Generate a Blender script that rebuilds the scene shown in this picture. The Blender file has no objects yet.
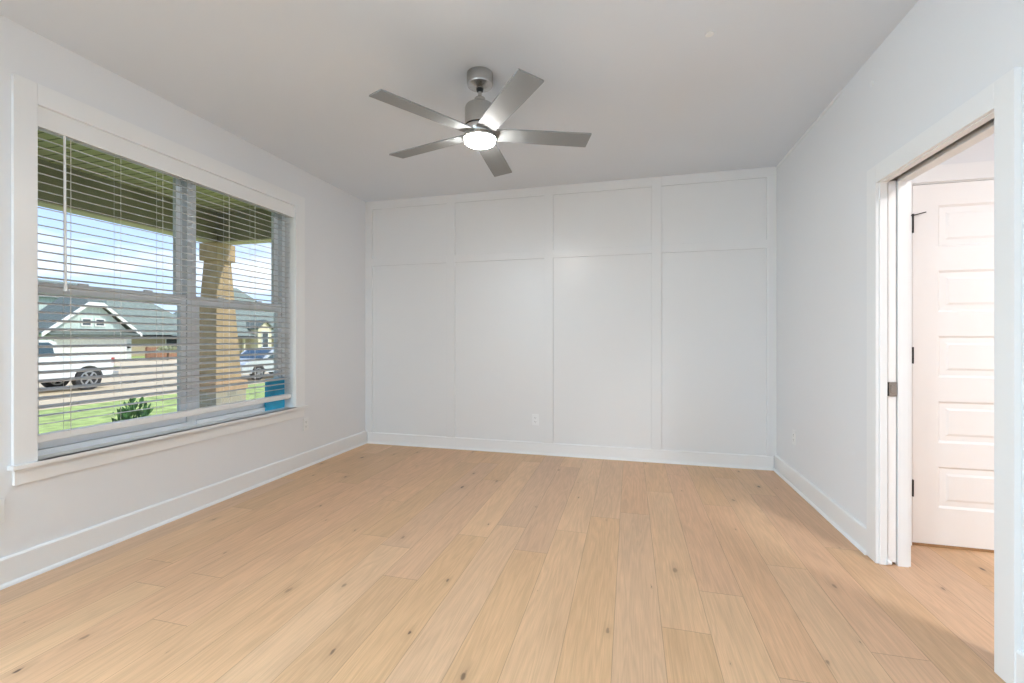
import bpy, bmesh, math, random
from mathutils import Vector, Matrix
random.seed(7)
scene = bpy.context.scene
COL = scene.collection
PI = math.pi

# ------------------------------------------------------------------ camera
F_PX = 449.0
YAW = math.atan(118 / F_PX)
EYE = 1.195
cd = bpy.data.cameras.new('camera')
cam = bpy.data.objects.new('camera', cd)
COL.objects.link(cam)
cd.sensor_width = 36.0
cd.lens = 36.0 * F_PX / 1024
cd.shift_y = -3.5 / 1024
cd.clip_start = 0.02
cd.clip_end = 600
cam.location = (0, 0, EYE)
cam.rotation_euler = (PI / 2, 0, YAW)
scene.camera = cam

# ------------------------------------------------------------------ colour management
scene.view_settings.view_transform = 'Standard'
scene.view_settings.look = 'None'
scene.view_settings.gamma = 1
scene.view_settings.exposure = 0.12
scene.view_settings.use_curve_mapping = False
scene.cycles.use_denoising = True
scene.cycles.max_bounces = 14
scene.cycles.diffuse_bounces = 8
scene.cycles.transparent_max_bounces = 24
scene.cycles.sample_clamp_indirect = 6.0
scene.cycles.caustics_reflective = False
scene.cycles.caustics_refractive = False

# ------------------------------------------------------------------ sky
w = bpy.data.worlds.new('sky')
scene.world = w
w.use_nodes = True
nt = w.node_tree
nt.nodes.clear()
def wn(t, **k):
    n = nt.nodes.new(t)
    for a, b in k.items():
        setattr(n, a, b)
    return n
tc = wn('ShaderNodeTexCoord')
sep = wn('ShaderNodeSeparateXYZ')
nt.links.new(tc.outputs['Generated'], sep.inputs[0])
grad = wn('ShaderNodeValToRGB')
grad.color_ramp.elements[0].position = 0.0
grad.color_ramp.elements[0].color = (0.62, 0.78, 1.0, 1)
grad.color_ramp.elements[1].position = 0.55
grad.color_ramp.elements[1].color = (0.17, 0.36, 0.85, 1)
nt.links.new(sep.outputs['Z'], grad.inputs[0])
mp = wn('ShaderNodeMapping')
mp.inputs['Scale'].default_value = (1.0, 1.0, 4.2)
mp.inputs['Location'].default_value = (0.4, 0.3, 0.15)
nt.links.new(tc.outputs['Generated'], mp.inputs[0])
noi = wn('ShaderNodeTexNoise')
noi.inputs['Scale'].default_value = 3.2
noi.inputs['Detail'].default_value = 6
noi.inputs['Roughness'].default_value = 0.55
nt.links.new(mp.outputs[0], noi.inputs['Vector'])
cr = wn('ShaderNodeValToRGB')
cr.color_ramp.elements[0].position = 0.47
cr.color_ramp.elements[1].position = 0.62
nt.links.new(noi.outputs[0], cr.inputs[0])
mx = wn('ShaderNodeMix', data_type='RGBA')
nt.links.new(cr.outputs[0], mx.inputs['Factor'])
nt.links.new(grad.outputs[0], mx.inputs['A'])
mx.inputs['B'].default_value = (0.93, 0.94, 0.98, 1)
bg = wn('ShaderNodeBackground')
bg.inputs['Strength'].default_value = 1.4
nt.links.new(mx.outputs['Result'], bg.inputs['Color'])
wo = wn('ShaderNodeOutputWorld')
nt.links.new(bg.outputs[0], wo.inputs[0])

# ------------------------------------------------------------------ sun (high, from behind the house)
sd = bpy.data.lights.new('sun', 'SUN')
sd.energy = 3.3
sd.angle = 0.01
sd.color = (1.0, 0.96, 0.9)
sun = bpy.data.objects.new('sun', sd)
COL.objects.link(sun)
sun.rotation_euler = Vector((0.75, 0.30, 0.95)).to_track_quat('Z', 'Y').to_euler()
sun.location = (8, 4, 14)

# strengths of the lamps inside (each has a fixture further down; rear and side ones are added fill)
FAN_L = 145.0
REAR_FILL_W = 100.0
SIDE_FILL_W = 52.0
HALL_W = 50.0

# room numbers
XL, XR, YB, YF, H = -2.915, 1.28, 4.539, -4.2, 2.743
XH = 1.40            # hall side of the right wall
OY0, OY1, OZ = 1.997, 2.79, 2.014   # pocket door opening

# ------------------------------------------------------------------ material helpers
def mat(name, col, rough=0.5, metal=0.0, spec=0.5, noise=0.0, nscale=20, emit=None, estr=0, bump=0.0, bscale=200, stretch=(1, 1, 1)):
    m = bpy.data.materials.new(name)
    m.use_nodes = True
    t = m.node_tree
    b = t.nodes['Principled BSDF']
    b.inputs['Base Color'].default_value = (*col, 1)
    b.inputs['Roughness'].default_value = rough
    b.inputs['Metallic'].default_value = metal
    b.inputs['Specular IOR Level'].default_value = spec
    if emit:
        b.inputs['Emission Color'].default_value = (*emit, 1)
        b.inputs['Emission Strength'].default_value = estr
    if noise or bump:
        c = t.nodes.new('ShaderNodeTexCoord')
        q = t.nodes.new('ShaderNodeMapping')
        q.inputs['Scale'].default_value = stretch
        t.links.new(c.outputs['Object'], q.inputs[0])
    if noise:
        n = t.nodes.new('ShaderNodeTexNoise')
        n.inputs['Scale'].default_value = nscale
        n.inputs['Detail'].default_value = 5
        t.links.new(q.outputs[0], n.inputs['Vector'])
        r = t.nodes.new('ShaderNodeValToRGB')
        r.color_ramp.elements[0].position = 0.3
        r.color_ramp.elements[1].position = 0.7
        r.color_ramp.elements[0].color = (*[max(0, x * (1 - noise)) for x in col], 1)
        r.color_ramp.elements[1].color = (*[min(1, x * (1 + noise)) for x in col], 1)
        t.links.new(n.outputs[0], r.inputs[0])
        t.links.new(r.outputs[0], b.inputs['Base Color'])
    if bump:
        n2 = t.nodes.new('ShaderNodeTexNoise')
        n2.inputs['Scale'].default_value = bscale
        n2.inputs['Detail'].default_value = 3
        t.links.new(q.outputs[0], n2.inputs['Vector'])
        bp = t.nodes.new('ShaderNodeBump')
        bp.inputs['Strength'].default_value = bump
        bp.inputs['Distance'].default_value = 0.002
        t.links.new(n2.outputs[0], bp.inputs['Height'])
        t.links.new(bp.outputs[0], b.inputs['Normal'])
    return m

M = {}
M['wall'] = mat('wall_paint', (0.775, 0.795, 0.82), 0.6, spec=0.3, bump=0.12, bscale=160)
M['panel_paint'] = mat('panel_wall_paint', (0.775, 0.79, 0.80), 0.27, spec=0.45, bump=0.05, bscale=60)
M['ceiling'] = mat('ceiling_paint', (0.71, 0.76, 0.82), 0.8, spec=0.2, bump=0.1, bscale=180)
M['trim'] = mat('trim_paint', (0.82, 0.835, 0.845), 0.32, spec=0.45)
M['door'] = mat('door_paint', (0.86, 0.85, 0.84), 0.35, spec=0.4)
M['vinyl'] = mat('window_vinyl', (0.86, 0.90, 0.94), 0.35, spec=0.4)
M['slat'] = mat('blind_slat', (0.58, 0.59, 0.60), 0.42, spec=0.4)
M['cord'] = mat('blind_cord', (0.75, 0.74, 0.70), 0.8)
M['nickel'] = mat('brushed_nickel', (0.50, 0.49, 0.47), 0.24, metal=1.0, noise=0.08, nscale=60, stretch=(1, 1, 14))
M['blade'] = mat('silver_blade', (0.26, 0.275, 0.285), 0.62, metal=0.1, spec=0.25)
M['black'] = mat('black_metal', (0.012, 0.012, 0.012), 0.4)
M['dark'] = mat('dark_slot', (0.03, 0.03, 0.03), 0.8)
M['plastic'] = mat('white_plastic', (0.80, 0.82, 0.83), 0.35)
M['bulb'] = mat('lamp_diffuser', (0.9, 0.9, 0.9), 0.5, emit=(1.0, 0.965, 0.91), estr=FAN_L)
M['lampglass'] = mat('unseen_lamp_diffuser', (0.9, 0.9, 0.9), 0.5, emit=(1.0, 0.97, 0.92), estr=3.0)
M['blue'] = mat('blue_packet', (0.03, 0.42, 0.68), 0.35, noise=0.25, nscale=9)
M['bluelabel'] = mat('blue_packet_edge', (0.03, 0.42, 0.62), 0.4)

def glass_mat():
    m = bpy.data.materials.new('window_glass')
    m.use_nodes = True
    t = m.node_tree
    t.nodes.clear()
    o = t.nodes.new('ShaderNodeOutputMaterial')
    mixn = t.nodes.new('ShaderNodeMixShader')
    tr = t.nodes.new('ShaderNodeBsdfTransparent')
    tr.inputs[0].default_value = (0.97, 0.985, 0.975, 1)
    gl = t.nodes.new('ShaderNodeBsdfGlossy')
    gl.inputs['Roughness'].default_value = 0.02
    fr = t.nodes.new('ShaderNodeFresnel')
    fr.inputs['IOR'].default_value = 1.25
    t.links.new(fr.outputs[0], mixn.inputs[0])
    t.links.new(tr.outputs[0], mixn.inputs[1])
    t.links.new(gl.outputs[0], mixn.inputs[2])
    t.links.new(mixn.outputs[0], o.inputs[0])
    return m
M['glass'] = glass_mat()

def floor_mat():
    m = bpy.data.materials.new('oak_planks')
    m.use_nodes = True
    t = m.node_tree
    b = t.nodes['Principled BSDF']
    L = t.links.new
    def N(ty, **k):
        n = t.nodes.new(ty)
        for a, c in k.items():
            setattr(n, a, c)
        return n
    def mth(op, a, c=None, d=None):
        n = N('ShaderNodeMath', operation=op)
        for i, v in enumerate((a, c, d)):
            if v is None:
                continue
            if isinstance(v, (int, float)):
                n.inputs[i].default_value = v
            else:
                L(v, n.inputs[i])
        return n.outputs[0]
    geo = N('ShaderNodeNewGeometry')
    s = N('ShaderNodeSeparateXYZ')
    L(geo.outputs['Position'], s.inputs[0])
    X, Y = s.outputs['X'], s.outputs['Y']
    Wd, Ln = 0.19, 1.75
    xs = mth('DIVIDE', mth('ADD', X, 9.944), Wd)
    row = mth('FLOOR', xs)
    fx = mth('FRACT', xs)
    wr = N('ShaderNodeTexWhiteNoise', noise_dimensions='1D')
    L(row, wr.inputs['W'])
    ln = mth('ADD', mth('MULTIPLY', wr.outputs['Value'], 0.5), Ln - 0.25)
    wr2 = N('ShaderNodeTexWhiteNoise', noise_dimensions='1D')
    L(mth('ADD', row, 57.3), wr2.inputs['W'])
    ys = mth('ADD', mth('DIVIDE', mth('ADD', Y, 10), ln), mth('MULTIPLY', wr2.outputs['Value'], 7.0))
    ci = mth('FLOOR', ys)
    fy = mth('FRACT', ys)
    comb = N('ShaderNodeCombineXYZ')
    L(row, comb.inputs[0]); L(ci, comb.inputs[1])
    wid = N('ShaderNodeTexWhiteNoise', noise_dimensions='3D')
    L(comb.outputs[0], wid.inputs['Vector'])
    # grain coordinates shifted per plank
    gx = mth('ADD', mth('MULTIPLY', X, 1.0), mth('MULTIPLY', wid.outputs['Value'], 37.0))
    gy = mth('ADD', Y, mth('MULTIPLY', wid.outputs['Value'], 91.0))
    gc = N('ShaderNodeCombineXYZ')
    L(mth('MULTIPLY', gx, 13.0), gc.inputs[0]); L(mth('MULTIPLY', gy, 0.9), gc.inputs[1])
    n1 = N('ShaderNodeTexNoise')
    n1.inputs['Scale'].default_value = 1.0
    n1.inputs['Detail'].default_value = 2.0
    n1.inputs['Distortion'].default_value = 0.4
    L(gc.outputs[0], n1.inputs['Vector'])
    # cathedral rings from the noise
    ring = mth('FRACT', mth('MULTIPLY', n1.outputs[0], 9.0))
    ring = mth('ABSOLUTE', mth('SUBTRACT', ring, 0.5))
    gc2 = N('ShaderNodeCombineXYZ')
    L(mth('MULTIPLY', gx, 260.0), gc2.inputs[0]); L(mth('MULTIPLY', gy, 7.0), gc2.inputs[1])
    n2 = N('ShaderNodeTexNoise')
    n2.inputs['Scale'].default_value = 1.0
    n2.inputs['Detail'].default_value = 4.0
    L(gc2.outputs[0], n2.inputs['Vector'])
    gc3 = N('ShaderNodeCombineXYZ')
    L(mth('MULTIPLY', gx, 7.0), gc3.inputs[0]); L(mth('MULTIPLY', gy, 1.6), gc3.inputs[1])
    n3 = N('ShaderNodeTexNoise')
    n3.inputs['Scale'].default_value = 1.0
    n3.inputs['Detail'].default_value = 3.0
    L(gc3.outputs[0], n3.inputs['Vector'])
    # per-plank base colour
    ramp = N('ShaderNodeValToRGB')
    e = ramp.color_ramp.elements
    e[0].position = 0.0; e[0].color = (0.585, 0.368, 0.212, 1)
    e[1].position = 1.0; e[1].color = (0.665, 0.425, 0.25, 1)
    for p, c in ((0.22, (0.64, 0.402, 0.225, 1)), (0.45, (0.655, 0.40, 0.24, 1)), (0.62, (0.60, 0.39, 0.25, 1)), (0.82, (0.69, 0.447, 0.267, 1))):
        q = e.new(p); q.color = c
    L(wid.outputs['Value'], ramp.inputs[0])
    # brightness factor
    f = mth('ADD', 0.93, mth('MULTIPLY', ring, 0.24))
    f = mth('MULTIPLY', f, mth('ADD', 0.80, mth('MULTIPLY', n2.outputs[0], 0.38)))
    f = mth('MULTIPLY', f, mth('ADD', 0.86, mth('MULTIPLY', n3.outputs[0], 0.28)))
    # knots
    kc = N('ShaderNodeCombineXYZ')
    L(mth('MULTIPLY', X, 3.9), kc.inputs[0]); L(mth('MULTIPLY', Y, 1.7), kc.inputs[1])
    vo = N('ShaderNodeTexVoronoi', feature='F1', voronoi_dimensions='2D')
    vo.inputs['Scale'].default_value = 1.0
    vo.inputs['Randomness'].default_value = 1.0
    kn = N('ShaderNodeTexNoise'); kn.inputs['Scale'].default_value = 22; kn.inputs['Detail'].default_value = 2
    L(geo.outputs['Position'], kn.inputs['Vector'])
    ad = N('ShaderNodeVectorMath', operation='MULTIPLY_ADD')
    L(kn.outputs['Color'], ad.inputs[0]); ad.inputs[1].default_value = (0.07, 0.07, 0); L(kc.outputs[0], ad.inputs[2])
    L(ad.outputs[0], vo.inputs['Vector'])
    sc = N('ShaderNodeSeparateColor'); L(vo.outputs['Color'], sc.inputs[0])
    size = mth('MULTIPLY', mth('MAXIMUM', mth('SUBTRACT', sc.outputs[0], 0.30), 0.0), 0.075)
    core = mth('SUBTRACT', 1.0, mth('DIVIDE', vo.outputs['Distance'], mth('ADD', size, 0.0001)))
    core = mth('MINIMUM', mth('MAXIMUM', mth('MULTIPLY', core, 2.0), 0.0), 1.0)
    halo = mth('SUBTRACT', 1.0, mth('DIVIDE', vo.outputs['Distance'], mth('ADD', mth('MULTIPLY', size, 4.0), 0.0001)))
    halo = mth('MAXIMUM', halo, 0.0)
    # seams
    sx = mth('MINIMUM', fx, mth('SUBTRACT', 1.0, fx))
    sx = mth('LESS_THAN', sx, 0.007)
    sy = mth('MULTIPLY', mth('MINIMUM', fy, mth('SUBTRACT', 1.0, fy)), ln)
    sy = mth('LESS_THAN', sy, 0.0016)
    seam = mth('MAXIMUM', sx, sy)
    f = mth('MULTIPLY', f, mth('SUBTRACT', 1.0, mth('MULTIPLY', seam, 0.34)))
    f = mth('MULTIPLY', f, mth('SUBTRACT', 1.0, mth('MULTIPLY', halo, 0.16)))
    vm = N('ShaderNodeVectorMath', operation='SCALE')
    L(ramp.outputs[0], vm.inputs[0]); L(f, vm.inputs['Scale'])
    km = N('ShaderNodeMix', data_type='RGBA')
    L(mth('MULTIPLY', core, mth('ADD', 0.35, mth('MULTIPLY', sc.outputs[1], 0.55))), km.inputs['Factor'])
    L(vm.outputs[0], km.inputs['A'])
    km.inputs['B'].default_value = (0.075, 0.045, 0.03, 1)
    L(km.outputs['Result'], b.inputs['Base Color'])
    b.inputs['Roughness'].default_value = 0.42
    b.inputs['Specular IOR Level'].default_value = 0.4
    bp = N('ShaderNodeBump')
    bp.inputs['Strength'].default_value = 0.25
    bp.inputs['Distance'].default_value = 0.001
    L(mth('SUBTRACT', mth('MULTIPLY', n2.outputs[0], 0.3), seam), bp.inputs['Height'])
    L(bp.outputs[0], b.inputs['Normal'])
    return m
M['floor'] = floor_mat()

def stripe_mat(name, col, axis, pitch, width=0.06, dark=0.5, rough=0.7, noise=0.1, nscale=8):
    """surface with evenly spaced grooves (boards, clapboards, shingle courses)"""
    m = mat(name, col, rough, noise=noise, nscale=nscale)
    t = m.node_tree
    b = t.nodes['Principled BSDF']
    src = b.inputs['Base Color'].links[0].from_socket if b.inputs['Base Color'].links else None
    g = t.nodes.new('ShaderNodeNewGeometry')
    s = t.nodes.new('ShaderNodeSeparateXYZ')
    t.links.new(g.outputs['Position'], s.inputs[0])
    d = t.nodes.new('ShaderNodeMath'); d.operation = 'DIVIDE'; d.inputs[1].default_value = pitch
    t.links.new(s.outputs[axis], d.inputs[0])
    fr = t.nodes.new('ShaderNodeMath'); fr.operation = 'FRACT'
    t.links.new(d.outputs[0], fr.inputs[0])
    lt = t.nodes.new('ShaderNodeMath'); lt.operation = 'LESS_THAN'; lt.inputs[1].default_value = width
    t.links.new(fr.outputs[0], lt.inputs[0])
    mxn = t.nodes.new('ShaderNodeMix'); mxn.data_type = 'RGBA'
    t.links.new(lt.outputs[0], mxn.inputs['Factor'])
    if src:
        t.links.new(src, mxn.inputs['A'])
    else:
        mxn.inputs['A'].default_value = (*col, 1)
    mxn.inputs['B'].default_value = (*[c * dark for c in col], 1)
    t.links.new(mxn.outputs['Result'], b.inputs['Base Color'])
    return m

def brick_mat(name, c1, c2, mortar, scale=4.0):
    m = bpy.data.materials.new(name)
    m.use_nodes = True
    t = m.node_tree
    b = t.nodes['Principled BSDF']
    b.inputs['Roughness'].default_value = 0.85
    c = t.nodes.new('ShaderNodeTexCoord')
    sp = t.nodes.new('ShaderNodeSeparateXYZ')
    t.links.new(c.outputs['Object'], sp.inputs[0])
    ad = t.nodes.new('ShaderNodeMath'); ad.operation = 'ADD'
    t.links.new(sp.outputs[0], ad.inputs[0]); t.links.new(sp.outputs[1], ad.inputs[1])
    cb = t.nodes.new('ShaderNodeCombineXYZ')
    t.links.new(ad.outputs[0], cb.inputs[0]); t.links.new(sp.outputs[2], cb.inputs[1])
    br = t.nodes.new('ShaderNodeTexBrick')
    br.inputs['Color1'].default_value = (*c1, 1)
    br.inputs['Color2'].default_value = (*c2, 1)
    br.inputs['Mortar'].default_value = (*mortar, 1)
    br.inputs['Scale'].default_value = scale
    t.links.new(cb.outputs[0], br.inputs['Vector'])
    t.links.new(br.outputs[0], b.inputs['Base Color'])
    return m

M['porch_ceiling'] = stripe_mat('porch_soffit', (0.50, 0.46, 0.26), 'Y', 0.11, 0.12, 0.35)
M['porch_beam'] = mat('porch_beam_paint', (0.30, 0.27, 0.19), 0.7, noise=0.15, nscale=3)
M['beam_edge'] = mat('porch_beam_edge', (0.64, 0.56, 0.42), 0.7)
M['column'] = stripe_mat('column_wood', (0.50, 0.35, 0.20), 'Z', 50, 0.0, 1, noise=0.22, nscale=6)
M['stone'] = brick_mat('column_stone', (0.50, 0.42, 0.30), (0.33, 0.30, 0.24), (0.45, 0.42, 0.36), 3.2)
M['grass'] = mat('lawn_grass', (0.36, 0.44, 0.13), 0.9, noise=0.45, nscale=3.2)
M['street'] = mat('concrete_street', (0.62, 0.50, 0.33), 0.85, noise=0.08, nscale=2)
M['drive'] = mat('concrete_drive', (0.66, 0.54, 0.37), 0.85, noise=0.08, nscale=2)
M['slab'] = mat('porch_slab_concrete', (0.5, 0.48, 0.44), 0.85, noise=0.08, nscale=3)
M['sidingwhite'] = stripe_mat('white_siding', (0.72, 0.78, 0.72), 'Z', 0.22, 0.14, 0.82)
M['sidingmint'] = stripe_mat('mint_board_and_batten', (0.58, 0.68, 0.62), 'Y', 0.45, 0.14, 1.12)
M['exttrim'] = mat('exterior_white_trim', (0.85, 0.86, 0.80), 0.6)
M['garage'] = stripe_mat('garage_door_panels', (0.80, 0.83, 0.75), 'Z', 0.53, 0.05, 0.72)
M['shingle'] = stripe_mat('grey_shingles', (0.155, 0.18, 0.155), 'Z', 0.16, 0.22, 0.75, noise=0.25, nscale=5)
M['shingle2'] = stripe_mat('green_grey_shingles', (0.22, 0.26, 0.22), 'Z', 0.18, 0.22, 0.8, noise=0.25, nscale=4)
M['brick'] = brick_mat('tan_brick', (0.52, 0.42, 0.28), (0.42, 0.33, 0.21), (0.55, 0.48, 0.38), 3.0)
M['cream'] = mat('cream_stucco', (0.78, 0.70, 0.50), 0.8, noise=0.06, nscale=3)
M['fence'] = stripe_mat('fence_boards', (0.36, 0.19, 0.11), 'Y', 0.16, 0.16, 0.45, noise=0.25, nscale=2)
M['extglass'] = mat('far_window_glass', (0.06, 0.08, 0.09), 0.15)
M['leaf'] = mat('shrub_leaf', (0.075, 0.19, 0.06), 0.6, noise=0.5, nscale=9)
M['paleleaf'] = mat('pale_bush_leaf', (0.42, 0.44, 0.26), 0.7, noise=0.4, nscale=6)
M['stem'] = mat('shrub_stem', (0.12, 0.08, 0.04), 0.8)
M['carwhite'] = mat('white_car_paint', (0.80, 0.82, 0.80), 0.25)
M['carsilver'] = mat('silver_car_paint', (0.66, 0.70, 0.72), 0.22, metal=0.2)
M['carglass'] = mat('car_glass', (0.05, 0.09, 0.12), 0.1)
M['tire'] = mat('tire_rubber', (0.03, 0.03, 0.03), 0.8)
M['rim'] = mat('wheel_rim', (0.45, 0.45, 0.45), 0.35, metal=0.6)
M['red'] = mat('tail_light_red', (0.45, 0.05, 0.04), 0.3)
M['exterior'] = mat('house_outside_wall', (0.6, 0.58, 0.52), 0.8)

# ------------------------------------------------------------------ mesh helpers
class MB:
    """collects shapes in world space; build() links them as ONE mesh object whose origin is at the base"""
    def __init__(self):
        self.bm = bmesh.new()
    def box(self, x0, x1, y0, y1, z0, z1, bevel=0.0):
        r = bmesh.ops.create_cube(self.bm, size=1.0)
        vs = r['verts']
        bmesh.ops.scale(self.bm, vec=(abs(x1 - x0), abs(y1 - y0), abs(z1 - z0)), verts=vs)
        bmesh.ops.translate(self.bm, vec=((x0 + x1) / 2, (y0 + y1) / 2, (z0 + z1) / 2), verts=vs)
        if bevel:
            es = list({e for v in vs for e in v.link_edges})
            bmesh.ops.bevel(self.bm, geom=es, offset=bevel, segments=2, affect='EDGES', profile=0.6)
        return self
    def cyl(self, p0, p1, r0, r1=None, seg=24, cap=True):
        p0, p1 = Vector(p0), Vector(p1)
        r1 = r0 if r1 is None else r1
        d = p1 - p0
        q = d.to_track_quat('Z', 'Y').to_matrix().to_4x4()
        mtx = Matrix.Translation((p0 + p1) / 2) @ q
        bmesh.ops.create_cone(self.bm, cap_ends=cap, segments=seg, radius1=r0, radius2=r1, depth=d.length, matrix=mtx)
        return self
    def lathe(self, prof, cx, cy, seg=48):
        rings = []
        for r, z in prof:
            rings.append([self.bm.verts.new((cx + r * math.cos(2 * PI * k / seg), cy + r * math.sin(2 * PI * k / seg), z)) for k in range(seg)])
        for a, b in zip(rings, rings[1:]):
            for k in range(seg):
                self.bm.faces.new((a[k], a[(k + 1) % seg], b[(k + 1) % seg], b[k]))
        self.bm.faces.new(list(reversed(rings[0])))
        self.bm.faces.new(rings[-1])
        return self
    def poly(self, pts):
        self.bm.faces.new([self.bm.verts.new(p) for p in pts])
        return self
    def prism(self, pts, off):
        off = Vector(off)
        a = [self.bm.verts.new(p) for p in pts]
        b = [self.bm.verts.new(Vector(p) + off) for p in pts]
        self.bm.faces.new(a)
        self.bm.faces.new(list(reversed(b)))
        n = len(pts)
        for i in range(n):
            self.bm.faces.new((a[i], b[i], b[(i + 1) % n], a[(i + 1) % n]))
        return self
    def frustum(self, cx, cy, z0, z1, w0, w1):
        v = []
        for z, ww in ((z0, w0), (z1, w1)):
            for sx, sy in ((-1, -1), (1, -1), (1, 1), (-1, 1)):
                v.append(self.bm.verts.new((cx + sx * ww / 2, cy + sy * ww / 2, z)))
        for f in ((3, 2, 1, 0), (4, 5, 6, 7), (0, 1, 5, 4), (1, 2, 6, 5), (2, 3, 7, 6), (3, 0, 4, 7)):
            self.bm.faces.new([v[i] for i in f])
        return self
    def build(self, name, m, parent=None, smooth=False, mats=None):
        bm = self.bm
        bmesh.ops.recalc_face_normals(bm, faces=bm.faces)
        bm.verts.ensure_lookup_table()
        if parent is None:
            xs = [v.co.x for v in bm.verts]; ys = [v.co.y for v in bm.verts]; zs = [v.co.z for v in bm.verts]
            org = Vector(((min(xs) + max(xs)) / 2, (min(ys) + max(ys)) / 2, min(zs)))
        else:
            org = Vector(world_loc(parent))
        bmesh.ops.translate(bm, vec=-org, verts=bm.verts)
        me = bpy.data.meshes.new(name)
        bm.to_mesh(me)
        bm.free()
        if smooth:
            for p in me.polygons:
                p.use_smooth = True
            try:
                me.set_sharp_from_angle(angle=math.radians(35))
            except Exception:
                pass
        me.materials.append(m)
        o = bpy.data.objects.new(name, me)
        COL.objects.link(o)
        if parent is None:
            o.location = org
        else:
            o.parent = parent
        o['wl'] = tuple(org)
        return o

def world_loc(o):
    return o['wl']
def empty(name, loc):
    o = bpy.data.objects.new(name, None)
    COL.objects.link(o)
    o.location = loc
    o.empty_display_size = 0.1
    o['wl'] = tuple(loc)
    return o
def thing(o, label, cat, group=None):
    o['label'] = label
    o['category'] = cat
    if group:
        o['group'] = group
    return o
def struct(o):
    o['kind'] = 'structure'
    return o

# ================================================================== THE ROOM SHELL
struct(MB().box(XL, 3.2, YF, YB, -0.12, 0.0).build('floor', M['floor']))
struct(MB().box(XL - 0.2, 3.3, YF - 0.2, YB + 0.2, H, H + 0.3).build('ceiling', M['ceiling']))
# left wall with the window opening
WY0, WY1, WZ0, WZ1 = 1.586, 3.402, 0.575, 2.378
lw = MB()
lw.box(XL - 0.19, XL, YF - 0.2, WY0, -0.12, H)
lw.box(XL - 0.19, XL, WY1, YB + 0.2, -0.12, H)
lw.box(XL - 0.19, XL, WY0, WY1, -0.12, WZ0 - 0.02)
lw.box(XL - 0.19, XL, WY0, WY1, WZ1, H)
struct(lw.build('wall_left', M['wall']))
struct(MB().box(XL, 3.2, YB, YB + 0.2, -0.12, H).build('wall_back', M['panel_paint']))
struct(MB().box(XL, 3.2, YF - 0.2, YF, -0.12, H).build('wall_front', M['wall']))
# right wall: a slot for the pocket door runs from the opening towards the back
rw = MB()
rw.box(XR, XH, YF, OY0, 0.0, H)
rw.box(XR, XH, OY0, OY1, OZ + 0.06, H)
rw.box(XR, 1.308, OY1, YB, 0.0, H)
rw.box(1.362, XH, OY1, YB, 0.0, H)
rw.box(1.308, 1.362, OY1, YB, OZ + 0.06, H)
struct(rw.build('wall_right', M['wall']))
# hall beyond
DX0, DX1, DZ1, DYP = 1.575, 2.337, 2.078, 3.10
hb = MB()
hb.box(XH, DX0 - 0.02, DYP, DYP + 0.12, 0, H)
hb.box(DX1 + 0.02, 3.2, DYP, DYP + 0.12, 0, H)
hb.box(DX0 - 0.02, DX1 + 0.02, DYP, DYP + 0.12, DZ1 + 0.02, H)
struct(hb.build('wall_hall_back', M['wall']))
struct(MB().box(3.2, 3.3, YF - 0.2, YB + 0.2, -0.12, H).build('wall_hall_right', M['wall']))

# ------------------------------------------------------------------ baseboards
def base_x(name, x, sgn, y0, y1):
    b = MB()
    b.prism([(x, y0, 0), (x + sgn * 0.016, y0, 0), (x + sgn * 0.016, y0, 0.132), (x + sgn * 0.010, y0, 0.140), (x, y0, 0.140)], (0, y1 - y0, 0))
    b.prism([(x + sgn * 0.016, y0, 0), (x + sgn * 0.030, y0, 0), (x + sgn * 0.028, y0, 0.010), (x + sgn * 0.022, y0, 0.016), (x + sgn * 0.016, y0, 0.018)], (0, y1 - y0, 0))
    return struct(b.build(name, M['trim']))
def base_y(name, y, sgn, x0, x1):
    b = MB()
    b.prism([(x0, y, 0), (x0, y + sgn * 0.018, 0), (x0, y + sgn * 0.018, 0.118), (x0, y + sgn * 0.012, 0.124), (x0, y, 0.124)], (x1 - x0, 0, 0))
    b.prism([(x0, y + sgn * 0.018, 0), (x0, y + sgn * 0.030, 0), (x0, y + sgn * 0.028, 0.010), (x0, y + sgn * 0.024, 0.015), (x0, y + sgn * 0.018, 0.017)], (x1 - x0, 0, 0))
    return struct(b.build(name, M['trim']))
base_x('baseboard_left', XL, 1, YF, YB)
base_y('baseboard_back', YB, -1, XL + 0.03, XR - 0.03)
base_x('baseboard_right', XR, -1, 2.885, YB)
base_x('baseboard_right_near', XR, -1, YF, 1.905)
base_y('baseboard_hall', DYP, -1, XH, DX0 - 0.09)

# ------------------------------------------------------------------ board and batten on the back wall
tn = 1
TH = 0.018
RZ0, RZ1 = 2.010, 2.088
TZ0 = 2.652
for x0, x1 in ((XL, -2.828), (-1.922, -1.826), (-0.850, -0.757), (0.203, 0.292), (1.200, XR)):
    struct(MB().box(x0, x1, YB - TH, YB, 0.124, H, 0.002).build('trim_%d' % tn, M['panel_paint']))
    tn += 1
vx = [-2.828, -1.922, -1.826, -0.850, -0.757, 0.203, 0.292, 1.200]
for i in range(0, 8, 2):
    struct(MB().box(vx[i], vx[i + 1], YB - TH, YB, RZ0, RZ1, 0.002).build('trim_%d' % tn, M['panel_paint']))
    tn += 1
    struct(MB().box(vx[i], vx[i + 1], YB - TH, YB, TZ0, H, 0.002).build('trim_%d' % tn, M['panel_paint']))
    tn += 1

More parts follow.
